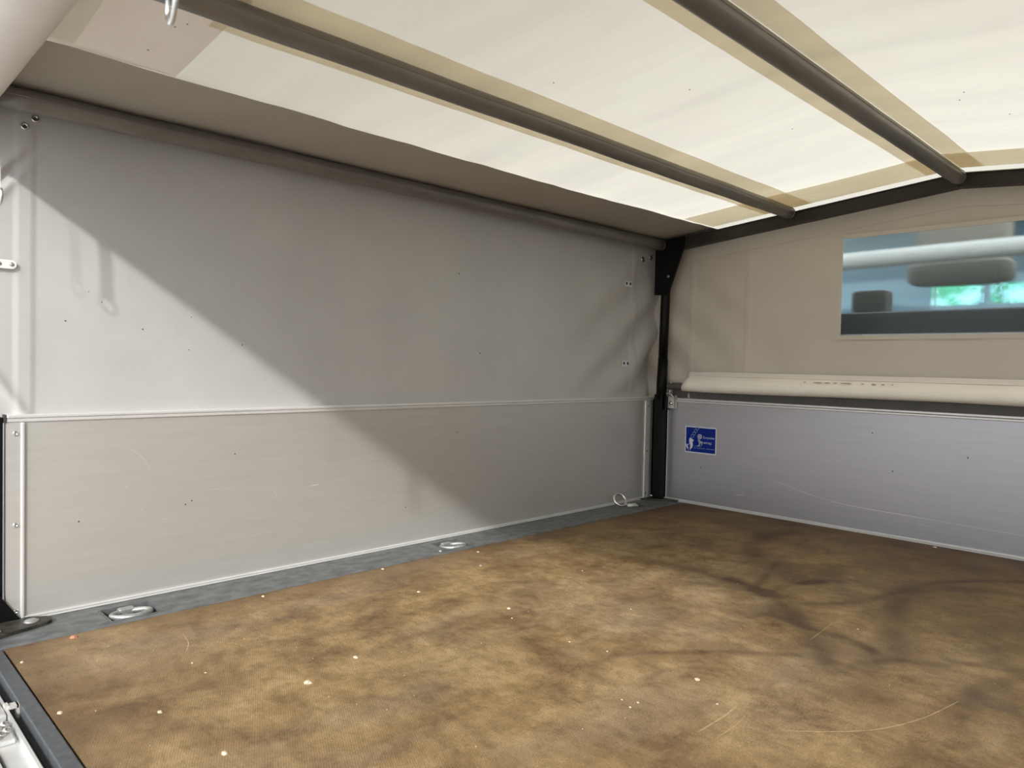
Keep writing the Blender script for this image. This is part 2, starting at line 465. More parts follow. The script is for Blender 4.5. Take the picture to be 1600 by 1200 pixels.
    rr = ramp(nt, n1.outputs['Fac'], [(0.3, (0.5, 0.5, 0.5, 1)), (0.7, (0.72, 0.72, 0.72, 1))])
    L.new(rr.outputs['Color'], b.inputs['Roughness'])
    bp = N.new('ShaderNodeBump'); bp.inputs['Strength'].default_value = 0.25; bp.inputs['Distance'].default_value = 0.0008
    L.new(math_('ADD', mesh_, n3.outputs['Fac']), bp.inputs['Height']); L.new(bp.outputs['Normal'], b.inputs['Normal'])
    return o
floor = make_floor()
SCR = [  # long pale scratches on the plywood
 ([(1.229,0.568),(1.274,0.612),(1.323,0.676),(1.358,0.764),(1.38,0.873)], .0042),
 ([(1.148,0.47),(1.149,0.542),(1.146,0.585)], .0034),
 ([(0.277,0.069),(0.332,0.059),(0.374,0.038)], .0022),
 ([(0.766,0.773),(0.782,0.808),(0.845,0.822)], .0024),
 ([(1.104,0.955),(1.097,1.08)], .0020),
 ([(1.175,0.47),(1.175,0.53),(1.17,0.57)], .0018),
 ([(0.36,0.10),(0.39,0.12),(0.42,0.13)], .0016),
]
for pts, wd in SCR:
    build('scratch', strip(spline([(x, y, 0.0) for x, y in pts], 8), wd, (0, 0, 1)), MAT['scratch_wood'], floor)

# ---- galvanised edge rail on the left, with cut-outs for the lashing rings
REC = [(0.081, 0.037, 0.050, 0.044), (0.078, 0.905, 0.050, 0.042), (0.066, 1.815, 0.046, 0.030)]   # x, y centre, half length, half width
def make_rail():
    g = []
    y = -0.2177
    for cx, cy, hl, hw in REC:
        g.append(box(0.0, FW, y, cy-hl, -0.04, 0.0))
        g.append(box(0.0, cx-hw, cy-hl, cy+hl, -0.04, 0.0))
        g.append(box(cx+hw, FW, cy-hl, cy+hl, -0.04, 0.0))
        y = cy+hl
    g.append(box(0.0, FW, y, 2.06, -0.04, 0.0))
    return join(*g)
trim1 = build('trim_1', make_rail(), MAT['galv']); tag(trim1, kind='structure')
# ---- rear sill angle
trim2 = build('trim_2', join(box(FW+0.002, 2.14, -0.2177, -0.1955, -0.032, 0.0, 0.0016)), MAT['sill']); tag(trim2, kind='structure')
build('sill_flange', box(FW+0.002, 2.14, -0.2150, -0.1965, -0.10, -0.0325), MAT['darkred'], trim2)

# ---- left canvas wall
def left_x(y, z):
    x = -0.012
    x += 0.0035*nz(y*1.3, z*2.2, 3.1)+0.0015*nz(y*6, z*5, 7.7)
    # folds pulling towards the front corner
    f = max(0.0, min(1.0, (y-1.45)/0.5))
    d = (z-0.42)-(y-1.25)*0.75
    x += f*0.010*math.sin(d*30+1.2*nz(y*4, z*4))*math.exp(-((z-0.62)/0.35)**2)
    if y > 1.90: x -= 0.05*((y-1.90)/0.15)**2*math.exp(-((z-0.48)/0.14)**2)
    # folds pulled from the fasteners at the rear edge
    g = max(0.0, min(1.0, (-0.10-y)/0.08))
    e = (z-0.935)-(y+0.13)*1.2
    x += g*(0.009*math.exp(-(e/0.012)**2)-0.007*math.exp(-((e+0.022)/0.010)**2)+0.006*math.exp(-((e+0.045)/0.013)**2))
    # sagging crease at the lower rear corner
    s = (z-0.41)-(-0.135-y)*1.6
    if y < -0.09: x += 0.006*math.exp(-(s/0.016)**2)*min(1, (-0.09-y)/0.03)
    # welded overlap at the rear seam
    if -0.150 < y < -0.117: x += 0.0022
    if 1.868 < y < 1.895: x += 0.0015
    return x
def lw(u, v):
    y = -0.225+u*2.283; z = 0.398+v*0.632
    return (left_x(y, z), y, z)
wall_left = build('wall_left', sheet(460, 100, lw, (-1, 0, 0), 0.0012), MAT['tarp'], smooth=True); tag(wall_left, kind='structure')

def wall_pt(y, z, lift=0.0): return Vector((left_x(y, z)+lift, y, z))
def eyelet(name, y, z, r, par, hole=True):
    p = wall_pt(y, z, 0.0004)
    o = build(name, lathe([(r, 0), (r, 0.0015), (r*0.86, 0.003), (r*0.55, 0.0032), (r*0.42, 0.0018)], p, (1, 0, 0), 18), MAT['chrome'], par, True)
    build('eyelet_hole', lathe([(r*0.40, 0.0), (r*0.40, 0.0021)], p, (1, 0, 0), 12), MAT['speck'], o)
    return o
for y, z in ((-0.134, 0.973), (-0.116, 0.9925)): eyelet('eyelet', y, z, 0.0075, wall_left)
for y, z in ((1.929, 0.951), (1.988, 0.9645)): eyelet('eyelet', y, z, 0.011, wall_left)
eyelet('eyelet', 1.957, 0.905, 0.004, wall_left)
for y, z in ((1.841, 0.847), (1.837, 0.539)):
    p = wall_pt(y, z, 0.001)
    o = build('turn_lock_plate', box(p.x, p.x+0.0025, y-0.021, y+0.021, z-0.011, z+0.011, 0.001), MAT['white_print'], wall_left)
    for s in (-1, 1):
        build('screw_hole', lathe([(0.006, 0), (0.0055, 0.0007)], (p.x+0.0025, y+s*0.012, z+0.001), (1, 0, 0), 12), MAT['speck'], o)
# pale webbing tab with two rivets at the rear edge
p = wall_pt(-0.165, 0.7008, 0.004)
def tabpoly():
    pts = []
    for k in range(13):
        a = -PI/2+PI*k/12
        pts.append((-0.156+0.0085*math.cos(a), 0.7008+0.0085*math.sin(a)))
    return pts+[(-0.215, 0.7093), (-0.215, 0.6923)]
tab = build('fastening_tab', prism(tabpoly(), lambda q, t: (t, q[0], q[1]), -0.006, -0.0035), MAT['webbing'], wall_left)
for y in (-0.1555, -0.176):
    build('rivet', lathe([(0.0042, 0), (0.0036, 0.0014), (0.0015, 0.002)], (-0.0036, y, 0.7008), (1, 0, 0), 14), MAT['bolt_zinc'], tab, True)
# dark specks on the canvas
for y, z, r in ((-0.062, 0.597, .0022), (0.005, 0.640, .0015), (0.086, 0.587, .002), (0.185, 0.545, .0016), (0.31, 0.56, .0022), (0.99, 0.80, .003), (1.08, 0.56, .003), (0.19, 0.62, .0015), (-0.02, 0.66, .0012), (1.62, 0.62, .002)):
    build('speck', lathe([(r*0.75, 0), (r*0.5, 0.0006)], wall_pt(y, z, 0.0002), (1, 0, 0), 8), MAT['speck'], wall_left)

# ---- front canvas wall with the clear window (built as four pieces of one sheet)
FY = 2.045
WX0, WX1, WZ0, WZ1 = 0.718, 1.425, 0.643, 0.969
def front_y(x, z):
    y = FY+0.003*nz(x*2, z*2, 9.3)+0.0012*nz(x*7, z*7, 1.3)
    if x < 0.45:
        f = (0.45-x)/0.45
        d = (z-0.45)+(x-0.05)*0.9
        y -= 0.008*f*math.sin(d*34+nz(x*6, z*5))*math.exp(-((z-0.6)/0.3)**2)
    # drape folds under the window
    y -= 0.003*math.sin(x*22+1.5*nz(x*3, 0, 2))*math.exp(-((z-0.55)/0.09)**2)
    # puckers below the rafter
    y -= 0.011*max(0, nz(x*11, z*20, 4.4))*math.exp(-((z-(RZ(x)-0.085))/0.030)**2)
    # standing creases left by folding
    for xc in (0.150, 0.385):
        y -= 0.0035*math.exp(-((x-xc)/0.006)**2)
    return y
def make_front():
    V, F = [], []
    nu, nv = 230, 80
    xs = [-0.085+i/(nu-1)*2.238 for i in range(nu)]
    # snap columns and rows to the window outline
    def snap(a, t):
        k = min(range(len(a)), key=lambda i: abs(a[i]-t)); a[k] = t; return k
    i0, i1 = snap(xs, WX0), snap(xs, WX1)
    vs = [j/(nv-1) for j in range(nv)]
    rows = []
    for j in range(nv): rows.append(0.40+vs[j]*0.62)
    j0, j1 = snap(rows, WZ0), snap(rows, WZ1)
    for j in range(nv):
        for i in range(nu):
            z = rows[j]
            if j > j1: z = WZ1+(rows[j]-WZ1)*((RZ(xs[i])-0.004-WZ1)/(1.02-WZ1))
            V.append((xs[i], front_y(xs[i], z), z))
    for j in range(nv-1):
        for i in range(nu-1):
            if i0 <= i < i1 and j0 <= j < j1: continue
            F.append((j*nu+i, j*nu+i+1, (j+1)*nu+i+1, (j+1)*nu+i))
    return V, F
wall_front = build('wall_front', make_front(), MAT['tarp_front'], smooth=True); tag(wall_front, kind='structure')
md = wall_front.modifiers.new('thickness', 'SOLIDIFY'); md.thickness = 0.0012; md.offset = 1
# welded seams on the front canvas
def seam_strip(pts, w_):
    V, F = [], []
    for x, z in pts:
        y = front_y(x, z)-0.0008
        V += [(x, y+0.002, z), (x, y+0.002, z-w_), (x, y-0.0022, z-0.0008), (x, y-0.0022, z-w_+0.0008)]
    for i in range(len(pts)-1):
        a, b_ = 4*i, 4*i+4
        F += [(a, a+2, b_+2, b_), (a+2, a+3, b_+3, b_+2), (a+3, a+1, b_+1, b_+3)]
    return V, F
build('seam', seam_strip([(x, RZ(x)-0.104) for x in np.linspace(0.15, 1.07, 90)]+[(x, RZ(x)-0.104) for x in np.linspace(1.09, 2.0, 30)], 0.004), MAT['tarp_front'], wall_front, True)
# window: welded rim and clear pane
rimw = 0.012
rimg = join(box(WX0-rimw, WX1+rimw, FY-0.0045, FY-0.0015, WZ1-0.002, WZ1+rimw), box(WX0-rimw, WX1+rimw, FY-0.0045, FY-0.0015, WZ0-rimw, WZ0+0.002),
            box(WX0-rimw, WX0+0.002, FY-0.0045, FY-0.0015, WZ0+0.002, WZ1-0.002), box(WX1-0.002, WX1+rimw, FY-0.0045, FY-0.0015, WZ0+0.002, WZ1-0.002))
win = build('window_1', rimg, MAT['tarp_front']); tag(win, kind='structure')
def pvc():
    m, N, L, b = new_mat('clear_pvc')
    tr = N.new('ShaderNodeBsdfTransparent'); tr.inputs['Color'].default_value = (0.95, 0.97, 0.97, 1)
    df = N.new('ShaderNodeBsdfTranslucent'); df.inputs['Color'].default_value = (0.7, 0.75, 0.75, 1)
    gl = N.new('ShaderNodeBsdfGlossy'); gl.inputs['Roughness'].default_value = 0.25; gl.inputs['Color'].default_value = (0.8, 0.8, 0.8, 1)
    n = noise_node(m.node_tree, 230, 4, 0.75, (1, 1, 0.4))
    rp = ramp(m.node_tree, n.outputs['Fac'], [(0.35, (0.0, 0.0, 0.0, 1)), (0.80, (0.11, 0.11, 0.11, 1))])
    rf_ = N.new('ShaderNodeBsdfRefraction'); rf_.inputs['IOR'].default_value = 1.05; rf_.inputs['Roughness'].default_value = 0.30; rf_.inputs['Color'].default_value = (0.95, 0.97, 0.97, 1)
    m0 = N.new('ShaderNodeMixShader'); m0.inputs['Fac'].default_value = 0.75
    L.new(tr.outputs[0], m0.inputs[1]); L.new(rf_.outputs[0], m0.inputs[2])
    m1 = N.new('ShaderNodeMixShader'); L.new(rp.outputs['Color'], m1.inputs['Fac'])
    L.new(m0.outputs[0], m1.inputs[1]); L.new(df.outputs[0], m1.inputs[2])
    m2 = N.new('ShaderNodeMixShader'); m2.inputs['Fac'].default_value = 0.008
    L.new(m1.outputs[0], m2.inputs[1]); L.new(gl.outputs[0], m2.inputs[2])
    L.new(m2.outputs[0], N['Material Output'].inputs['Surface'])
    return m
MAT['pvc'] = pvc()
build('pane', grid(60, 20, lambda u, v: (WX0+u*(WX1-WX0), FY-0.0012+0.0009*nz(u*9, v*5, 2.2), WZ0+v*(WZ1-WZ0))), MAT['pvc'], win, True)

# ---- right canvas wall (outside the frame, closes the bay)
wall_right = build('wall_right', join(box(W+0.002, W+0.022, -0.20, 2.05, 0.0, 0.41), sheet(40, 12, lambda u, v: (W+0.012+0.003*nz(u*5, v*3), -0.225+u*2.275, 0.41+v*0.62), (1, 0, 0), 0.0015)), MAT['tarp'], smooth=False); tag(wall_right, kind='structure')

# ---- translucent roof canvas
def roof_pt(x, y, drop=0.0):
    z = RZ(x)-drop
    # slight sag between the tubes and soft wrinkles
    for a, c in ((0.0, 0.56), (0.56, 1.07), (1.07, 1.58), (1.58, 2.14)):
        if a <= x <= c:
            t = (x-a)/(c-a); z -= 0.007*math.sin(PI*t)*math.sin(PI*min(1, max(0, (y+0.19)/2.2)))
    z += 0.0028*nz(x*1.1, y*4.5, 5.5)+0.0010*nz(x*4, y*9, 1.7)
    return (x, y, z)
ceiling = build('ceiling', grid(150, 160, lambda u, v: roof_pt(-0.025+u*2.19, -0.185+v*2.265)), MAT['roof'], smooth=True); tag(ceiling, kind='structure')
def band(name, x0, x1, y0, y1, drop, mat, nu=12, nv=120, wob=0.0):
    def fn(u, v):
        y = y0+v*(y1-y0)
        xa = x0; xb = x1+wob*nz(y*5.5, 0.3, 2)+wob*0.5*nz(y*15, 1.3, 5)
        return roof_pt(xa+u*(xb-xa), y, drop)
    return build(name, grid(nu, nv, fn), mat, ceiling, True)
band('reinforcing_band', 0.466, 0.632, 0.03, 1.988, 0.0020, MAT['band'])
band('reinforcing_band', 0.980, 1.069, -0.18, 1.988, 0.0020, MAT['band'])
band('reinforcing_band', 1.071, 1.132, -0.18, 1.988, 0.0020, MAT['band'])
band('reinforcing_band', 0.262, 1.069, 1.79, 1.988, 0.0035, MAT['band'], 70, 20)
band('reinforcing_band', 1.071, 1.90, 1.80, 1.988, 0.0035, MAT['band'], 60, 20)
band('reinforcing_band', 0.255, 1.069, -0.18, 0.055, 0.0030, MAT['rear_layer'], 70, 20)
band('reinforcing_band', 1.071, 1.90, -0.18, 0.055, 0.0030, MAT['rear_layer'], 60, 20)
band('stitched_hem', 0.272, 1.0, -0.183, -0.117, 0.0055, MAT['cream'], 60, 8)
band('opaque_overlap', -0.022, 0.263, -0.18, 2.06, 0.0075, MAT['hem'], 24, 200, 0.006)
for x, y in ((0.337, -0.02), (0.50, -0.05), (0.49, -0.035), (0.46, 0.00), (0.44, -0.012), (0.70, 0.62), (0.86, 0.86), (0.90, 1.25), (1.26, 1.25), (1.30, 1.45), (1.24, 1.3)):
    q = roof_pt(x, y, 0.008)
    build('speck', lathe([(0.0018, 0), (0.0013, 0.0006)], q, (0, 0, -1), 8), MAT['speck'], ceiling)

# ---- unseen roof on posts, added only to darken the rear of the canvas roof
MAT['shade_roof'] = simple('shade_roof_boards', (0.20, 0.16, 0.12, 1), (0.27, 0.22, 0.17, 1), 8, 0.7)
cp = thing('shade_roof', (1.0, -0.8, -0.88), 'added brown roof on posts over the rear of the truck, out of view, for shade', 'shade_roof')
build('roof_deck', box(-3.4, 5.4, -2.0, 0.60, 2.20, 2.30), MAT['shade_roof'], cp)
for x in (-3.2, 5.2):
    for y in (-1.85, 0.45): build('support_post', box(x-0.06, x+0.06, y-0.06, y+0.06, -0.879, 2.1995), MAT['shade_roof'], cp)

# ================================================================== FRAME, TUBES
frame = thing('canopy_frame', (0.045, 2.0, 0.0), 'black painted steel hoop with corner post and gusset at the cab end', 'frame')
# lower square post and upper round sleeve
build('post', box(0.026, 0.062, 1.982, 2.018, 0.007, 0.42, 0.003), MAT['black'], frame)
build('corner_angle', join(box(-0.022, 0.0655, 2.0425, 2.0445, 0.004, 0.40), box(-0.024, -0.022, 2.014, 2.0445, 0.004, 0.40)), MAT['black'], frame)
build('sleeve', sweep([(0.047, 2.0, 0.40), (0.048, 2.0, 0.46), (0.051, 2.0, 0.56)], [0.0205, 0.0205, 0.0195], 20), MAT['black'], frame, True)
build('upright', sweep([(0.050, 2.0, 0.55), (0.053, 2.0, 0.70), (0.056, 2.0, 0.86), (0.056, 2.0, 1.0)], 0.0180, 20), MAT['black'], frame, True)
build('gusset_plate', prism([(0.020, 0.813), (0.0785, 0.809), (0.090, 0.84), (0.147, 0.995), (0.150, 1.03), (0.020, 1.02)], alongX and (lambda q, t: (q[0], t, q[1])), 1.974, 1.986), MAT['black'], frame)
build('bolt', lathe([(0.005, 0), (0.005, 0.002), (0.003, 0.0035)], (0.083, 1.974, 0.8818), (0, -1, 0), 12), MAT['bolt_zinc'], frame, True)
def rafter(xa, xb):
    V, F = [], []
    prof = [(1.982, 0.0), (2.018, 0.0), (2.018, 0.040), (1.9785, 0.040), (1.9785, 0.0365), (1.982, 0.0360)]
    n = len(prof)
    for x in (xa, xb):
        zb = RZ(x)-0.060
        V += [(x, q[0], zb+q[1]) for q in prof]
    F = [tuple(range(n)), tuple(range(2*n-1, n-1, -1))]+[(i, n+i, n+(i+1) % n, (i+1) % n) for i in range(n)]
    return V, F
build('rafter', rafter(0.02, 1.069), MAT['rafter'], frame)
build('rafter', rafter(1.071, 2.12), MAT['rafter'], frame)
build('post', box(2.08, 2.116, 1.982, 2.018, 0.004, 1.0, 0.003), MAT['black'], frame)
build('foot_plate', join(prism([(0.002, 1.93), (0.085, 1.988), (0.125, 2.0), (0.125, 2.024), (0.004, 2.024)], alongZ, 0.0005, 0.006)), MAT['black_dirty'], frame)

def roof_tube(x, z, y0, y1, r, label):
    t = thing('roof_tube', (x, y1, z), label, 'tube', 'roof tubes of the canopy')
    P = [(x, y0+(y1-y0)*k/40, z+0.0012*nz(k*0.35, x)) for k in range(41)]
    build('tube', sweep(P, r, 28), MAT['galv_tube'], t, True)
    # weld line along the tube and the flattened end socket
    build('end_socket', sweep([(x, y1-0.004, z), (x, y1+0.012, z)], [r*1.03, r*0.9], 24), MAT['galv_tube'], t, True)
    build('weld_line', sweep([(x+0.99*r, q[1], q[2]+0.10*r) for q in P], 0.0012, 6), MAT['galv_tube'], t, True)
    return t
roof_tube(0.046, 1.0065, -0.19, 1.972, 0.0215, 'grey steel tube along the left eave, lowest of the three, above the side canvas')
roof_tube(0.563, 1.0640, -0.10, 1.970, 0.0205, 'grey steel tube halfway up the left roof slope, between eave and ridge')
roof_tube(1.070, 1.1010, -0.19, 1.970, 0.0215, 'thick grey steel ridge tube under the roof peak at upper right')

# ================================================================== LEFT DROPSIDE
side = thing('dropside_board', (0.0, 0.92, 0.0), 'long grey aluminium side board with bright rails below the left canvas', 'board')
BY0, BY1 = -0.165, 2.012
build('panel', box(-0.022, 0.0, BY0, BY1, 0.004, 0.396), MAT['alu'], side)
build('top_rail', join(box(-0.026, 0.004, BY0, BY1, 0.394, 0.4015, 0.0018), box(-0.024, 0.0065, BY0, BY1, 0.4016, 0.409, 0.0022)), MAT['alu_bright'], side)
build('bottom_rail', join(box(0.0, 0.005, BY0+0.03, BY1, 0.0045, 0.0085, 0.0012), box(0.0, 0.008, BY0+0.03, BY1, 0.0004, 0.0038, 0.0012)), MAT['alu_bright'], side)
build('end_cap', box(-0.025, 0.0055, BY0-0.004, BY0, 0.393, 0.409), MAT['speck'], side)
st = build('end_profile', join(box(0.0, 0.0035, BY0, -0.1345, 0.003, 0.3935), ), MAT['alu'], side)
build('edge_bead', box(0.0, 0.0065, -0.1415, -0.1345, 0.003, 0.3935, 0.0022), MAT['alu_bright'], side)
def sc_geo(p): return lathe([(0.0052, 0), (0.0050, 0.0018), (0.0038, 0.0030), (0.0022, 0.0031), (0.0018, 0.0015)], p, (1, 0, 0), 16)
SZ = ((-0.1500, 0.372), (-0.1495, 0.192), (-0.1490, 0.021))
s0 = build('screw', sc_geo((0.0035, SZ[0][0], SZ[0][1])), MAT['chrome'], side, True, at=(0.0035, SZ[0][0], SZ[0][1]))
for y, z in SZ[1:]: dup(s0, (0.0035, y, z), side)
build('end_profile', join(box(0.0, 0.003, 1.962, 2.008, 0.003, 0.3935)), MAT['alu'], side)
build('edge_bead', box(0.0, 0.0055, 1.988, 1.960, 0.003, 0.3935, 0.0015), MAT['alu_bright'], side)
build('edge_bead', box(0.0, 0.0050, 1.980, 1.983, 0.003, 0.3935), MAT['alu_bright'], side)
for y, z in ((1.975, 0.372), (1.972, 0.192), (1.969, 0.022)):
    dup(s0, (0.003, y, z), side)
BS = [([(0.035,0.326),(0.061,0.325),(0.083,0.307),(0.104,0.274)], .0022), ([(0.227,0.221),(0.257,0.22)], .0035), ([(0.118,0.167),(0.141,0.164)], .003),
      ([(0.393,0.199),(0.398,0.182)], .004), ([(0.48,0.203),(0.517,0.204)], .003), ([(0.257,0.22),(0.30,0.214)], .002), ([(0.30,0.35),(0.31,0.335)], .0015), ([(0.08,0.345),(0.09,0.33)], .0012),
      ([(0.36,0.197),(0.42,0.201)], .0018), ([(0.52,0.26),(0.535,0.25)], .0018), ([(0.38,0.262),(0.42,0.258)], .0015), ([(0.21,0.10),(0.212,0.02)], .0010), ([(0.195,0.18),(0.197,0.10)], .0010), ([(0.60,0.215),(0.68,0.222)], .0012)]
for pts, wd in BS:
    q = spline([(0.0, y, z) for y, z in pts], 6)
    build('scratch', strip(q, wd, (1, 0, 0)), MAT['scratch'], side)
fl = []
for _ in range(70):
    y = random.gauss(0.42, 0.22); z = random.uniform(0.02, 0.26); r = random.uniform(.0005, .0014)
    if 0 < y < 1.1: fl.append(lathe([(r, 0), (r*0.6, 0.0004)], (0, y, z), (1, 0, 0), 6))
tag(build('paint_flecks', join(*fl), MAT['scratch'], side), kind='stuff')
for y, z in ((0.176, 0.193), (0.793, 0.111), (0.983, 0.317), (-0.039, 0.183), (0.19, 0.20), (0.29, 0.30)):
    build('speck', lathe([(0.0018, 0), (0.0012, 0.0006)], (0.0, y, z), (1, 0, 0), 8), MAT['speck'], side)

# ================================================================== FRONT BOARD
YF = 2.0284
fb_ = thing('front_board', (1.07, YF, 0.0), 'wide bluish grey aluminium board under the clear window at the cab end', 'board')
MAT['alu_front'] = simple('front_aluminium', (0.42, 0.41, 0.43, 1), (0.46, 0.45, 0.47, 1), 5, 0.36, 0.70, 0.45, 0.06, 50, (1.0, 1.0, 16.0))
build('panel', box(0.066, 2.10, YF, YF+0.012, 0.006, 0.392), MAT['alu_front'], fb_)
build('top_rail', join(box(0.10, 2.10, YF-0.006, YF+0.014, 0.392, 0.399, 0.002), box(0.10, 2.10, YF-0.002, YF+0.014, 0.4, 0.408, 0.002)), MAT['alu_bright'], fb_)
build('bottom_rail', join(box(0.066, 2.10, YF-0.006, YF, 0.004, 0.010, 0.0015), box(0.066, 2.10, YF-0.010, YF, 0.0005, 0.0035)), MAT['alu_bright'], fb_)
build('edge_bead', box(0.0632, 0.0660, YF-0.006, YF-0.002, 0.006, 0.36), MAT['alu_bright'], fb_)
for x, z in ((0.216, 0.144), (0.837, 0.328), (0.902, 0.211), (1.108, 0.276)):
    build('speck', prism([(x-0.0025, z+0.003), (x+0.0025, z+0.003), (x+0.0005, z-0.003)], lambda q, t: (q[0], t, q[1]), YF-0.0006, YF), MAT['speck'], fb_)
for pts, wd in (([(0.50, 0.135), (0.72, 0.088), (1.0, 0.077), (1.25, 0.07)], .0022), ([(0.36, 0.06), (0.40, 0.065)], .003), ([(0.98, 0.055), (1.02, 0.055)], .002)):
    build('scratch', strip(spline([(x, YF, z) for x, z in pts], 8), wd, (0, -1, 0)), MAT['alu_bright'], fb_)
shade3 = build('shade_strip', join(box(0.186, 2.10, YF+0.003, YF+0.010, 0.409, 0.452), box(0.075, 0.186, YF+0.008, YF+0.012, 0.409, 0.452)), MAT['tube_shade']); tag(shade3, kind='structure')  # dark strip stands in for shading on the canvas above the board

# latch in the left corner of the front board
lt = thing('latch', (0.085, 2.02, 0.365), 'small zinc latch with T-shaped pin clipped on the front board corner', 'latch')
build('latch_plate', join(box(0.070, 0.104, 2.012, 2.016, 0.366, 0.412, 0.001), box(0.1005, 0.1045, 2.012, 2.026, 0.366, 0.418)), MAT['steel'], lt)
build('latch_pin', sweep([(0.079, 2.006, 0.416), (0.082, 2.006, 0.430), (0.087, 2.006, 0.448)], 0.0022, 8), MAT['chrome'], lt, True)
build('latch_bar', sweep([(0.058, 2.004, 0.423), (0.075, 2.004, 0.4245), (0.090, 2.004, 0.421), (0.103, 2.006, 0.408)], 0.0028, 8), MAT['steel'], lt, True)
build('latch_knob', lathe([(0.0075, 0), (0.0075, 0.003), (0.004, 0.006)], (0.086, 2.012, 0.386), (0, -1, 0), 14), MAT['chrome'], lt, True)
build('clamp_block', box(0.0628, 0.0715, 1.995, 2.022, 0.360, 0.412, 0.002), MAT['black'], lt)

# ================================================================== ROLLED CANVAS ON ITS CROSS TUBE
ct = thing('cross_tube', (0.075, 2.004, 0.4545), 'short visible end of a grey tube holding the cream canvas strip', 'tube')
build('tube', sweep([(0.074, 2.004, 0.4545), (0.079, 2.004, 0.4545), (2.06, 2.004, 0.4545)], [0.010, 0.0138, 0.0138], 20), MAT['tube_shade'], ct, True)
build('rivet', lathe([(0.0034, 0), (0.003, 0.0018), (0.001, 0.0024)], (0.0925, 1.996, 0.4665), (0, -0.7, 0.7), 12), MAT['chrome'], ct, True)
def drape():
    prof = [(2.034, 0.512), (2.030, 0.502), (2.018, 0.492), (2.000, 0.4835), (1.9895, 0.473), (1.985, 0.460), (1.986, 0.449), (1.993, 0.4415), (2.004, 0.4390), (2.016, 0.4405), (2.024, 0.447)]
    n = len(prof); nu = 90
    V, F = [], []
    for k in range(nu):
        t = k/(nu-1)
        for i, (y, z) in enumerate(prof):
            x0 = 0.153+(0.014*(1-abs(i-3)/6) if False else 0.0)
            s = (z-0.439)/0.073
            x0 = 0.142+0.016*s+0.004*math.sin(s*5)
            x = x0+(2.02-x0)*t
            V.append((x, y+0.0012*nz(x*6, i*0.4), z+0.0016*nz(x*4.5, i*0.6, 4)-(0.002*math.sin(x*5) if i > 6 else 0)))
    for k in range(nu-1):
        for i in range(n-1):
            F.append((k*n+i, k*n+i+1, (k+1)*n+i+1, (k+1)*n+i))
    return V, F
dr = build('canvas_strip', drape(), MAT['cream'], smooth=True, at=(1.07, 2.0, 0.44))
tag(dr, 'cream canvas strip draped over the cross tube above the front board', 'canvas')
md = dr.modifiers.new('thickness', 'SOLIDIFY'); md.thickness = 0.0018; md.offset = 1
MAT['hem_cream'] = fabric('cream_hem', (0.78, 0.72, 0.66, 1), 0.0, 0.03, 0.5, 0.3)
build('upper_hem', join(prism([(2.0315, 0.5125), (2.0335, 0.5125), (2.0185, 0.4955), (2.0165, 0.4965)], alongX, 0.158, 2.02)), MAT['hem_cream'], dr)
MAT['stain_brown'] = simple('brown_canvas_stain', (0.30, 0.22, 0.10, 1), (0.55, 0.45, 0.28, 1), 120, 0.7)
for x, l in ((0.655, .03), (0.69, .02), (0.72, .012), (0.745, .028), (0.76, .02), (0.81, .008), (0.84, .015), (0.62, .01), (0.87, .01), (0.90, .006)):
    q = [(x+l*(k/6), 1.9972, 0.4838+0.0012*nz(x*40, k)) for k in range(7)]
    build('stain', strip(q, 0.0085, (0, -0.70, 0.70), 0.0038), MAT['stain_brown'], dr)

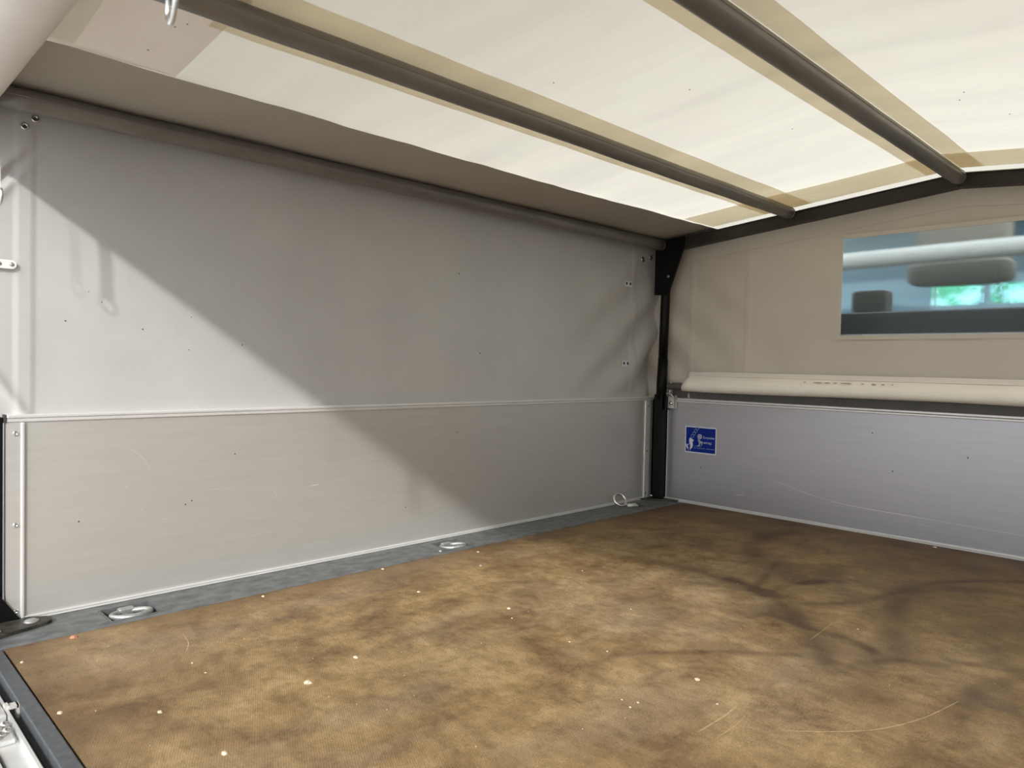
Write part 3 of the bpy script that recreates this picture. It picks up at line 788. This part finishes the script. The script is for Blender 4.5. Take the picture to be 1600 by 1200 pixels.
# ================================================================== BLUE LASHING-POINT STICKER
def sticker():
    x0, x1, z0, z1 = 0.1432, 0.2795, 0.1982, 0.3013
    w_, h_ = x1-x0, z1-z0
    y = YF-0.0004
    o = build('sticker', box(x0, x1, y-0.0002, YF, z0, z1), MAT['white_print'], at=(x0+w_/2, YF, z0+h_/2))
    tag(o, 'blue sticker with white border, hook and chain picture on the front board', 'sticker')
    P = lambda u, t, l: (x0+u*w_, y-0.0002-l*0.0001, z1-t*h_)
    def flat(poly, l): return [P(u, t, l) for u, t in poly], [tuple(range(len(poly)))]
    build('blue_field', flat([(.032, .042), (.968, .042), (.968, .958), (.032, .958)], 1), MAT['blue_print'], o)
    hook = flat([(.165,.43),(.29,.52),(.245,.60),(.262,.70),(.245,.80),(.19,.87),(.165,.86),(.175,.74),(.145,.62),(.135,.52)], 2)
    hook2 = flat([(.035,.67),(.075,.70),(.105,.78),(.115,.86),(.085,.87),(.05,.79)], 2)
    hook3 = flat([(.09,.70),(.13,.66),(.135,.69),(.10,.73)], 2)
    leg1 = flat([(.105,.86),(.115,.86),(.118,.95),(.108,.95)], 2)
    leg2 = flat([(.168,.86),(.18,.86),(.182,.95),(.172,.95)], 2)
    build('hook_picture', join(hook, hook2, hook3, leg1, leg2), MAT['white_print'], o)
    links = []
    ax = Vector((0.20, -0.395)); ax2 = Vector((ax.x*w_, ax.y*h_)); L_ = ax2.length; d = ax2.normalized(); s = Vector((-d.y, d.x))
    for k in range(4):
        c = Vector((.215*w_, .415*h_))+d*(L_*(k+0.5)/4.0)
        V, F = [], []
        for i in range(16):
            a = 2*PI*i/16
            for rr in (1.0, 0.72):
                q = c+d*(math.cos(a)*L_*0.135*rr)+s*(math.sin(a)*w_*0.052*rr)
                V.append(P(q.x/w_, q.y/h_, 2))
        for i in range(16):
            j = (i+1) % 16; F.append((2*i, 2*i+1, 2*j+1, 2*j))
        links.append((V, F))
    build('chain_picture', join(*links), MAT['line_print'], o)
    V, F = [], []
    for i in range(24):
        a = 2*PI*i/24
        for rr in (.068, .050): V.append(P(.475+math.cos(a)*rr, .37+math.sin(a)*rr*w_/h_, 2))
    for i in range(24):
        j = (i+1) % 24; F.append((2*i, 2*i+1, 2*j+1, 2*j))
    cross = flat([(.435,.33),(.45,.32),(.515,.41),(.50,.42)], 2)
    cross2 = flat([(.50,.32),(.515,.33),(.45,.42),(.435,.41)], 2)
    build('round_symbol', join((V, F), cross, cross2), MAT['white_print'], o)
    build('worn_patch', flat([(.42,.47),(.47,.48),(.50,.53),(.55,.54),(.57,.60),(.555,.70),(.535,.70),(.535,.62),(.495,.62),(.49,.70),(.44,.74),(.40,.72),(.455,.67),(.455,.58),(.425,.53)], 3), MAT['grey_print'], o)
    dg = bpy.context.evaluated_depsgraph_get
    for body, u0, u1, t in (('Zurrpunkte', .575, .935, .425), ('0 daN (kg)', .545, .845, .615)):
        cu = bpy.data.curves.new('t', 'FONT'); cu.body = body
        to = bpy.data.objects.new('t', cu); COL.objects.link(to)
        bpy.context.view_layer.update()
        me = bpy.data.meshes.new_from_object(to.evaluated_get(dg()))
        xs = [v.co.x for v in me.vertices]; a, b_ = min(xs), max(xs)
        k = (u1-u0)*w_/(b_-a)
        V = [(x0+u0*w_+(v.co.x-a)*k, y-0.0004, z1-t*h_+v.co.y*k*1.15) for v in me.vertices]
        F = [tuple(p_.vertices) for p_ in me.polygons]
        build('lettering', (V, F), MAT['white_print'], o)
        bpy.data.objects.remove(to); bpy.data.meshes.remove(me)
    lines = []
    for t, u1 in ((.735, .56), (.805, .93)):
        u = .30
        while u < u1:
            l = random.uniform(.012, .022)
            if random.random() > 0.12: lines.append(flat([(u, t-.012), (u+l, t-.012), (u+l, t+.012), (u, t+.012)], 2))
            u += l+.007
    build('fine_print', join(*lines), MAT['line_print'], o)
sticker()

# ================================================================== LASHING RINGS
def lashing(i, label, raised=False):
    cx, cy, hl, hw = REC[i]
    t = thing('lashing_ring', (cx, cy, 0.0), label, 'lashing ring', 'lashing points in the left edge rail')
    e = 0.0005
    build('tray', join(box(cx-hw+e, cx-hw+e+0.003, cy-hl+e, cy+hl-e, -0.030, 0.0012), box(cx+hw-e-0.003, cx+hw-e, cy-hl+e, cy+hl-e, -0.030, 0.0008),
                       box(cx-hw+e+0.003, cx+hw-e-0.003, cy-hl+e, cy-hl+e+0.003, -0.030, 0.0010), box(cx-hw+e+0.003, cx+hw-e-0.003, cy+hl-e-0.003, cy+hl-e, -0.030, 0.0010)), MAT['galv'], t)
    build('tray_floor', box(cx-hw+0.0037, cx+hw-0.0037, cy-hl+0.0037, cy+hl-0.0037, -0.030, -0.0150), MAT['recess'], t)
    if raised:
        build('ring', ring((0.038, cy-0.058, 0.0255), (0.72, -0.22, 0.60), 0.0255, 0.0050), MAT['chrome'], t, True)
        build('hinge_lug', join(sweep([(cx-0.010, cy-0.036, 0.002), (cx, cy+0.0, 0.002), (cx+0.004, cy+0.012, -0.004)], [0.009, 0.0085, 0.006], 12)), MAT['steel'], t, True)
    else:
        P = [(cx+0.002+0.033*math.sin(2*PI*k/32), cy+0.036*math.cos(2*PI*k/32), -0.004+0.004*math.sin(2*PI*k/32)) for k in range(32)]
        build('ring', sweep(P, 0.0058, 12, closed=True), MAT['bolt_zinc'], t, True)
        build('hinge_lug', box(cx-hw+0.004, cx-0.024, cy-0.016, cy+0.016, -0.028, 0.0005, 0.004), MAT['bolt_zinc'], t)
        build('spring_bar', sweep([(cx-0.02, cy-0.004, -0.012), (cx+0.034, cy+0.008, -0.014)], 0.004, 8), MAT['bolt_zinc'], t, True)
    return t
lashing(0, 'flush lashing ring in the grey edge rail nearest the rear corner post')
lashing(1, 'flush lashing ring at the middle of the grey edge rail')
lashing(2, 'shiny lashing ring standing upright on the edge rail near the black corner post', True)

# ================================================================== REAR POST
rp_ = thing('rear_post', (0.03, -0.20, 0.0), 'black rear corner post with bolted foot plate at lower left', 'post')
build('post', box(-0.034, 0.0, -0.26, -0.1695, 0.007, 0.404, 0.002), MAT['black'], rp_)
build('upright', box(-0.058, -0.022, -0.26, -0.20, 0.405, 0.93, 0.002), MAT['black'], rp_)
build('gusset', prism([(-0.236, 0.005), (-0.142, 0.005), (-0.186, 0.075), (-0.236, 0.075)], alongX, 0.0055, 0.0105), MAT['black'], rp_)
fp = []
for k in range(9):
    a = -PI/2+PI*k/8*0.9
    fp.append((0.048+0.014*math.sin(a)*0+0.018*math.cos(a)*0.9, -0.122+0.018*math.sin(a)))
poly = [(-0.02, -0.235), (0.085, -0.235), (0.098, -0.222), (0.060, -0.108), (0.050, -0.097), (0.036, -0.094), (0.022, -0.100), (0.012, -0.118), (-0.02, -0.16)]
build('foot_plate', prism(poly, alongZ, 0.0006, 0.0065), MAT['black_dirty'], rp_)
for x, y in ((0.040, -0.130), (0.064, -0.196)):
    build('bolt', lathe([(0.0135, 0), (0.013, 0.002), (0.009, 0.0045), (0.003, 0.0055)], (x, y, 0.0065), (0, 0, 1), 20), MAT['bolt_zinc'], rp_, True)

# ================================================================== ROLLED REAR FLAP AND ITS STRAPS
RYC, RZC, RR = -0.25, 1.008, 0.060
rf = thing('rolled_rear_flap', (1.07, RYC, RZC), 'thick pale beige rolled-up rear canvas across the top left corner', 'canvas')
def rollgeo():
    V, F = [], []; nu, n = 80, 40
    for k in range(nu):
        x = -0.03+k/(nu-1)*2.20
        for i in range(n):
            a = 2*PI*i/n
            r = RR*(1+0.012*nz(x*3, math.cos(a)*1.5, math.sin(a)*1.5))
            V.append((x, RYC+r*math.cos(a), RZC+r*math.sin(a)))
    for k in range(nu-1):
        for i in range(n): F.append((k*n+i, k*n+(i+1) % n, (k+1)*n+(i+1) % n, (k+1)*n+i))
    F.append(tuple(range(n-1, -1, -1))); F.append(tuple(range((nu-1)*n, nu*n)))
    return V, F
build('roll', rollgeo(), MAT['roll'], rf, True)
build('flap_lead', join(grid(40, 4, lambda u, v: (-0.02+u*2.18, -0.184-v*0.022, (RZ(-0.02+u*2.18)-0.002)*(1-v)+v*1.045))), MAT['roll'], rf)

def hanging_strap(x, y, ztip, label, w_=0.025, turn=0.0):
    t = thing('hanging_strap', (x, y, ztip), label, 'strap')
    zt = 0.948
    R_ = 0.0155
    build('webbing', sheet(3, 10, lambda u, v: (x-w_/2+u*w_, y-0.001-0.012*v*v, ztip+2*R_-0.003+v*(zt-ztip-2*R_+0.012)), (0, -1, 0), 0.0022), MAT['webbing'], t)
    n = 26; P = []
    for k in range(n):
        a = 2*PI*k/n
        P.append((x+0.0155*math.cos(a)*math.cos(turn), y-0.0155*math.cos(a)*math.sin(turn), ztip+R_+R_*math.sin(a) if math.sin(a) < 0.6 else ztip+R_+R_*0.6))
    build('d_ring', sweep(P, 0.0021, 8, closed=True), MAT['chrome'], t, True)
    return t
hanging_strap(0.218, -0.212, 0.775, 'white strap with a steel D-ring hanging at the far left edge')
hanging_strap(1.062, -0.2365, 0.8015, 'strap whose shiny ring dips into the top edge beside the middle roof tube', turn=0.16)

# ================================================================== LOWERED TAILGATE
tg = thing('tailgate', (0.6, -0.26, -0.02), 'lowered bright aluminium tailgate edge below the rear sill at lower left', 'tailgate')
build('edge_profile', join(box(0.05, 2.12, -0.236, -0.232, -0.060, -0.004), box(0.05, 2.12, -0.262, -0.2362, -0.020, -0.014),
                           box(0.05, 2.12, -0.270, -0.2622, -0.060, -0.050), box(0.05, 2.12, -0.2745, -0.2705, -0.060, -0.006), box(0.05, 2.12, -0.305, -0.2748, -0.016, -0.010), box(0.05, 2.12, -0.312, -0.3052, -0.26, -0.008)), MAT['alu_white'], tg)
build('slot', box(0.05, 2.12, -0.270, -0.262, -0.0602, -0.049), MAT['darkred'], tg)
build('gap_strip', box(0.15, 2.12, -0.2318, -0.2152, -0.11, -0.1005), MAT['darkred'], tg)
# lock casting with its cluster of bolt heads
lp = build('lock_plate', box(0.43, 0.505, -0.266, -0.241, -0.0138, -0.006, 0.002), MAT['alu_white'], tg)
for x, y in ((0.455, -0.2445), (0.478, -0.2455), (0.486, -0.2535), (0.463, -0.2545), (0.470, -0.2630), (0.494, -0.2615)):
    build('bolt_head', lathe([(0.0062, 0), (0.006, 0.003), (0.004, 0.0048), (0.0015, 0.0052)], (x, y, -0.006), (0, 0, 1), 14), MAT['chrome'], lp, True)
build('sill_clip', join(box(0.395, 0.409, -0.2315, -0.2190, -0.004, 0.0005), box(0.395, 0.409, -0.2215, -0.2180, -0.02, 0.0005), box(0.395, 0.404, -0.2365, -0.2315, -0.010, 0.0028)), MAT['scratch'], tg)
build('lock_cover', box(0.35, 0.425, -0.262, -0.237, -0.0138, -0.002, 0.003), MAT['alu_white'], tg)

# ================================================================== CRUMBS ON THE FLOOR
def crumb_geo(s, seed):
    r = random.Random(seed); V = []; n = 9
    for lvl, k in ((0.0, 1.0), (0.45, 0.85), (0.75, 0.4)):
        for i in range(n):
            a = 2*PI*i/n; q = s*k*(0.75+0.4*r.random())
            V.append((q*math.cos(a)*1.25, q*math.sin(a), lvl*s*0.8))
    F = []
    for l in range(2):
        for i in range(n): F.append((l*n+i, l*n+(i+1) % n, (l+1)*n+(i+1) % n, (l+1)*n+i))
    F.append(tuple(range(2*n, 3*n))); F.append(tuple(range(n-1, -1, -1)))
    return V, F
def crumb(x, y, s, seed, label, group=None, mat='crumb'):
    V, F = crumb_geo(s*0.72, seed)
    o = build('wood_crumb', ([(v[0]+x, v[1]+y, v[2]) for v in V], F), MAT[mat], at=(x, y, 0))
    tag(o, label, 'crumb', group)
crumb(0.628, 0.138, .0085, 1, 'biggest pale wood crumb, in the open floor at lower left')
crumb(0.591, 0.252, .0058, 2, 'pale wood crumb beyond the biggest crumb on a dark smear')
crumb(1.052, 0.628, .0062, 3, 'oval pale wood crumb in the right half of the floor')
crumb(0.585, 0.639, .0058, 4, 'round white crumb in the middle of the floor')
crumb(0.748, -0.051, .0060, 5, 'jagged pale crumb at the bottom edge of the floor')
crumb(0.478, -0.181, .0052, 6, 'pale crumb close to the rear sill, nearer the camera')
crumb(0.234, -0.182, .0048, 7, 'pale crumb close to the rear sill, nearer the corner post')
crumb(0.367, 0.562, .0052, 8, 'pale crumb a short way off the edge rail, mid floor')
crumb(0.168, 0.283, .0052, 9, 'pale crumb against the edge rail, nearer the rear')
crumb(0.160, 0.606, .0052, 10, 'pale crumb against the edge rail, before the middle lashing ring')
crumb(0.190, 0.904, .0052, 11, 'pale crumb on the plywood right beside the middle lashing ring')
crumb(0.298, 0.817, .0065, 12, 'greyish flake with a pale scratch near the middle lashing ring', mat='bolt_zinc')
crumb(1.038, 1.996, .0075, 13, 'tan splinter lying at the foot of the front board')
crumb(0.1655, -0.0876, .0090, 14, 'reddish brown crumb beside the edge rail at the rear corner', mat='redcrumb')
crumb(0.116, 0.829, .0055, 15, 'white crumb lying on the grey edge rail', mat='scratch')
crumb(0.573, -0.073, .0052, 16, 'dull crumb between the biggest crumb and the rear sill')
cg = 'tiny pale crumbs strewn over the plywood'
TINY = ((0.632, 0.602, 'tiny pale speck just in front of the round white crumb'),
        (0.763, 0.836, 'tiny speck beyond the bluish scuff, towards the cab'),
        (0.874, 0.611, 'tiny white speck right below the bluish scuff'),
        (0.797, 0.594, 'tiny white speck left of the bluish scuff'),
        (0.502, 0.984, 'tiny speck nearest the shadow edge across the floor'),
        (0.426, 0.03, 'left of two tiny specks side by side near the rear lashing ring'),
        (0.48, 0.031, 'right of two tiny specks side by side near the rear lashing ring'),
        (1.145, 1.09, 'tiny speck among the dark curved stains at right'),
        (1.034, 0.484, 'rightmost of three tiny specks clustered on a pale scuff'),
        (1.011, 0.473, 'leftmost of three tiny specks clustered on a pale scuff'),
        (1.035, 0.462, 'lowest of three tiny specks clustered on a pale scuff'),
        (1.121, 0.573, 'tiny speck beside the short pale scratches at right'))
for k, (x, y, lb) in enumerate(TINY):
    crumb(x, y, .0026, 30+k, lb, cg)
fl = []
for k in range(110):
    x = random.uniform(0.2, 1.7); y = random.uniform(-0.15, 1.4); s = random.uniform(.0004, .0010)
    V, F = crumb_geo(s, 100+k); fl.append(([(v[0]+x, v[1]+y, v[2]) for v in V], F))
tag(build('dust_flecks', join(*fl), MAT['crumb'], floor), kind='stuff')

# ================================================================== CAB SEEN THROUGH THE WINDOW
MAT['cab_dark'] = simple('cab_dark_grey', (0.016, 0.012, 0.008, 1), (0.022, 0.017, 0.012, 1), 20, 0.6)
MAT['cab_grey'] = simple('cab_grey_cloth', (0.105, 0.092, 0.070, 1), (0.13, 0.115, 0.09, 1), 60, 0.7, 0, 0.3, 0.2)
MAT['cab_blue'] = simple('cab_headliner', (0.42, 0.50, 0.53, 1), (0.48, 0.56, 0.59, 1), 12, 0.7)
MAT['cab_slate'] = simple('cab_slate', (0.20, 0.31, 0.37, 1), (0.26, 0.37, 0.43, 1), 9, 0.7)
MAT['console'] = simple('console_cloth', (0.17, 0.155, 0.125, 1), (0.21, 0.19, 0.155, 1), 60, 0.7, 0, 0.3, 0.2)
MAT['cab_pale'] = simple('cab_trim_and_reflection', (0.40, 0.40, 0.37, 1), (0.48, 0.48, 0.44, 1), 40, 0.6)
MAT['cab_body'] = simple('cab_body_paint', (0.55, 0.57, 0.58, 1), None, 20, 0.3)
cab = thing('truck_cab', (1.07, 2.2, -0.5), 'truck cab interior seen blurred through the clear canvas window', 'vehicle')
# rear wall with its window opening
build('rear_wall', join(box(0.0, 2.14, 2.16, 2.19, -0.5, 0.655), box(0.0, 2.14, 2.16, 2.19, 1.06, 1.30), box(0.0, 0.44, 2.16, 2.19, 0.655, 1.06), box(1.72, 2.14, 2.16, 2.19, 0.655, 1.06)), MAT['cab_body'], cab)
def tint(name, col):
    m, N, L, b = new_mat(name)
    tr = N.new('ShaderNodeBsdfTransparent'); tr.inputs['Color'].default_value = col
    gl = N.new('ShaderNodeBsdfGlossy'); gl.inputs['Roughness'].default_value = 0.03
    mx = N.new('ShaderNodeMixShader'); mx.inputs['Fac'].default_value = 0.005
    L.new(tr.outputs[0], mx.inputs[1]); L.new(gl.outputs[0], mx.inputs[2]); L.new(mx.outputs[0], N['Material Output'].inputs['Surface'])
    return m
MAT['tint'] = tint('rear_glass', (0.96, 0.995, 1.0, 1)); MAT['screen'] = tint('green_tinted_screen', (0.62, 0.90, 0.90, 1))
build('rear_glass', box(0.44, 1.72, 2.172, 2.176, 0.655, 1.06), MAT['tint'], cab)
build('seat_back', join(box(0.25, 1.90, 2.30, 2.42, 0.0, 0.742, 0.02)), MAT['cab_dark'], cab)
def soft_box(x0, x1, y0, y1, z0, z1, p=5.0, n=24, m=14):
    V, F = [], []
    cx, cy, cz = (x0+x1)/2, (y0+y1)/2, (z0+z1)/2
    sg = lambda c, e: math.copysign(abs(c)**e, c)
    for j in range(m+1):
        t = -PI/2+PI*j/m
        for i in range(n):
            a = 2*PI*i/n; e = 2/p
            V.append((cx+(x1-x0)/2*sg(math.cos(t), e)*sg(math.cos(a), e), cy+(y1-y0)/2*sg(math.cos(t), e)*sg(math.sin(a), e), cz+(z1-z0)/2*sg(math.sin(t), e)))
    for j in range(m):
        for i in range(n): F.append((j*n+i, j*n+(i+1) % n, (j+1)*n+(i+1) % n, (j+1)*n+i))
    return V, F
build('headrest', soft_box(0.612, 0.742, 2.42, 2.50, 0.745, 0.832, 7), MAT['cab_grey'], cab, True)
build('overhead_console', join(soft_box(0.655, 1.035, 2.90, 3.02, 0.885, 0.99, 5), soft_box(0.68, 1.02, 2.92, 3.02, 0.95, 1.20, 6)), MAT['console'], cab, True)
build('reflection_bar', sweep([(0.10, 2.80, 0.992), (0.405, 2.80, 0.996), (0.736, 2.80, 1.000), (1.08, 2.80, 1.003), (1.9, 2.8, 1.0)], 0.036, 20), MAT['cab_pale'], cab, True)  # solid pale bar stands in for a reflection in the cab's rear glass
build('roof_lining', join(prism([(3.15, 1.225), (3.45, 1.24), (3.9, 1.10), (3.9, 1.14), (3.45, 1.29), (3.15, 1.275)], alongX, 0.0, 2.14), prism([(2.19, 1.16), (2.30, 1.17), (2.30, 1.22), (2.19, 1.21)], alongX, 0.0, 2.14)), MAT['cab_blue'], cab)
build('roof_crease', sweep([(0.15, 2.7, 1.07), (0.45, 2.72, 1.075), (0.60, 2.75, 1.105), (0.70, 2.8, 1.13)], 0.004, 8), MAT['cab_slate'], cab, True)
sy = 3.50
build('windscreen_surround', join(box(0.0, 0.592, sy, sy+0.04, 0.80, 1.10), box(0.592, 2.14, sy, sy+0.04, 0.944, 1.22), box(0.0, 2.14, sy-0.1, sy+0.06, 0.3, 0.842)), MAT['cab_slate'], cab)
build('dashboard', box(0.0, 2.14, 3.1, 3.38, 0.2, 0.80, 0.03), MAT['cab_dark'], cab)
build('window_post', box(0.807, 0.838, sy-0.01, sy+0.03, 0.842, 0.946), MAT['cab_slate'], cab)
build('post_foot', soft_box(0.785, 0.86, sy-0.04, sy+0.03, 0.826, 0.86, 4), MAT['cab_slate'], cab, True)
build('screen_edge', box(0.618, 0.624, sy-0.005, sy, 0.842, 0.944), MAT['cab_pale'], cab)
build('windscreen', box(0.592, 2.14, sy+0.05, sy+0.054, 0.842, 0.946), MAT['screen'], cab)

# ---- outside: ground and a hedge in front of the cab
MAT['ground'] = simple('pale_paving', (0.30, 0.29, 0.275, 1), (0.36, 0.35, 0.33, 1), 1.5, 0.85, 0, 0.3, 0.3, 20)
gr = build('ground', box(-25, 25, -25, 25, -0.92, -0.88), MAT['ground']); tag(gr, kind='structure')
MAT['leaf'] = fabric('leaf', (0.30, 0.55, 0.36, 1), 0.4, 0.3, 0.5, 0.3, tcol=(0.45, 0.8, 0.5, 1))
def hedge():
    V, F = [], []
    for k in range(5200):
        x = random.uniform(-4.5, 3.0); y = 7.0+random.uniform(0, 0.8); z = random.uniform(-0.88, 2.6)
        s = random.uniform(.05, .11); a = random.uniform(0, 2*PI); b_ = random.uniform(-0.9, 0.9)
        u = Vector((math.cos(a), math.sin(a)*0.6, math.sin(b_)))*s; w_ = Vector((-math.sin(a)*0.4, 0.3, math.cos(b_)))*s*0.55
        c = Vector((x, y, z)); n = len(V)
        V += [tuple(c-u), tuple(c+w_), tuple(c+u), tuple(c-w_)]; F.append((n, n+1, n+2, n+3))
    return V, F
hd = thing('hedge', (-0.8, 7.3, -0.88), 'bright green hedge glimpsed beyond the cab windscreen', 'hedge')
tag(build('foliage', hedge(), MAT['leaf'], hd), kind='stuff')
st_ = []
for k in range(9):
    x = -4.2+k*0.85
    st_.append(sweep([(x, 7.4, -0.9), (x+0.1, 7.45, 0.6), (x-0.05, 7.4, 2.2)], [0.05, 0.035, 0.012], 8))
build('branches', join(*st_), simple('bark', (0.10, 0.07, 0.05, 1), (0.16, 0.12, 0.09, 1), 20, 0.8), hd, True)
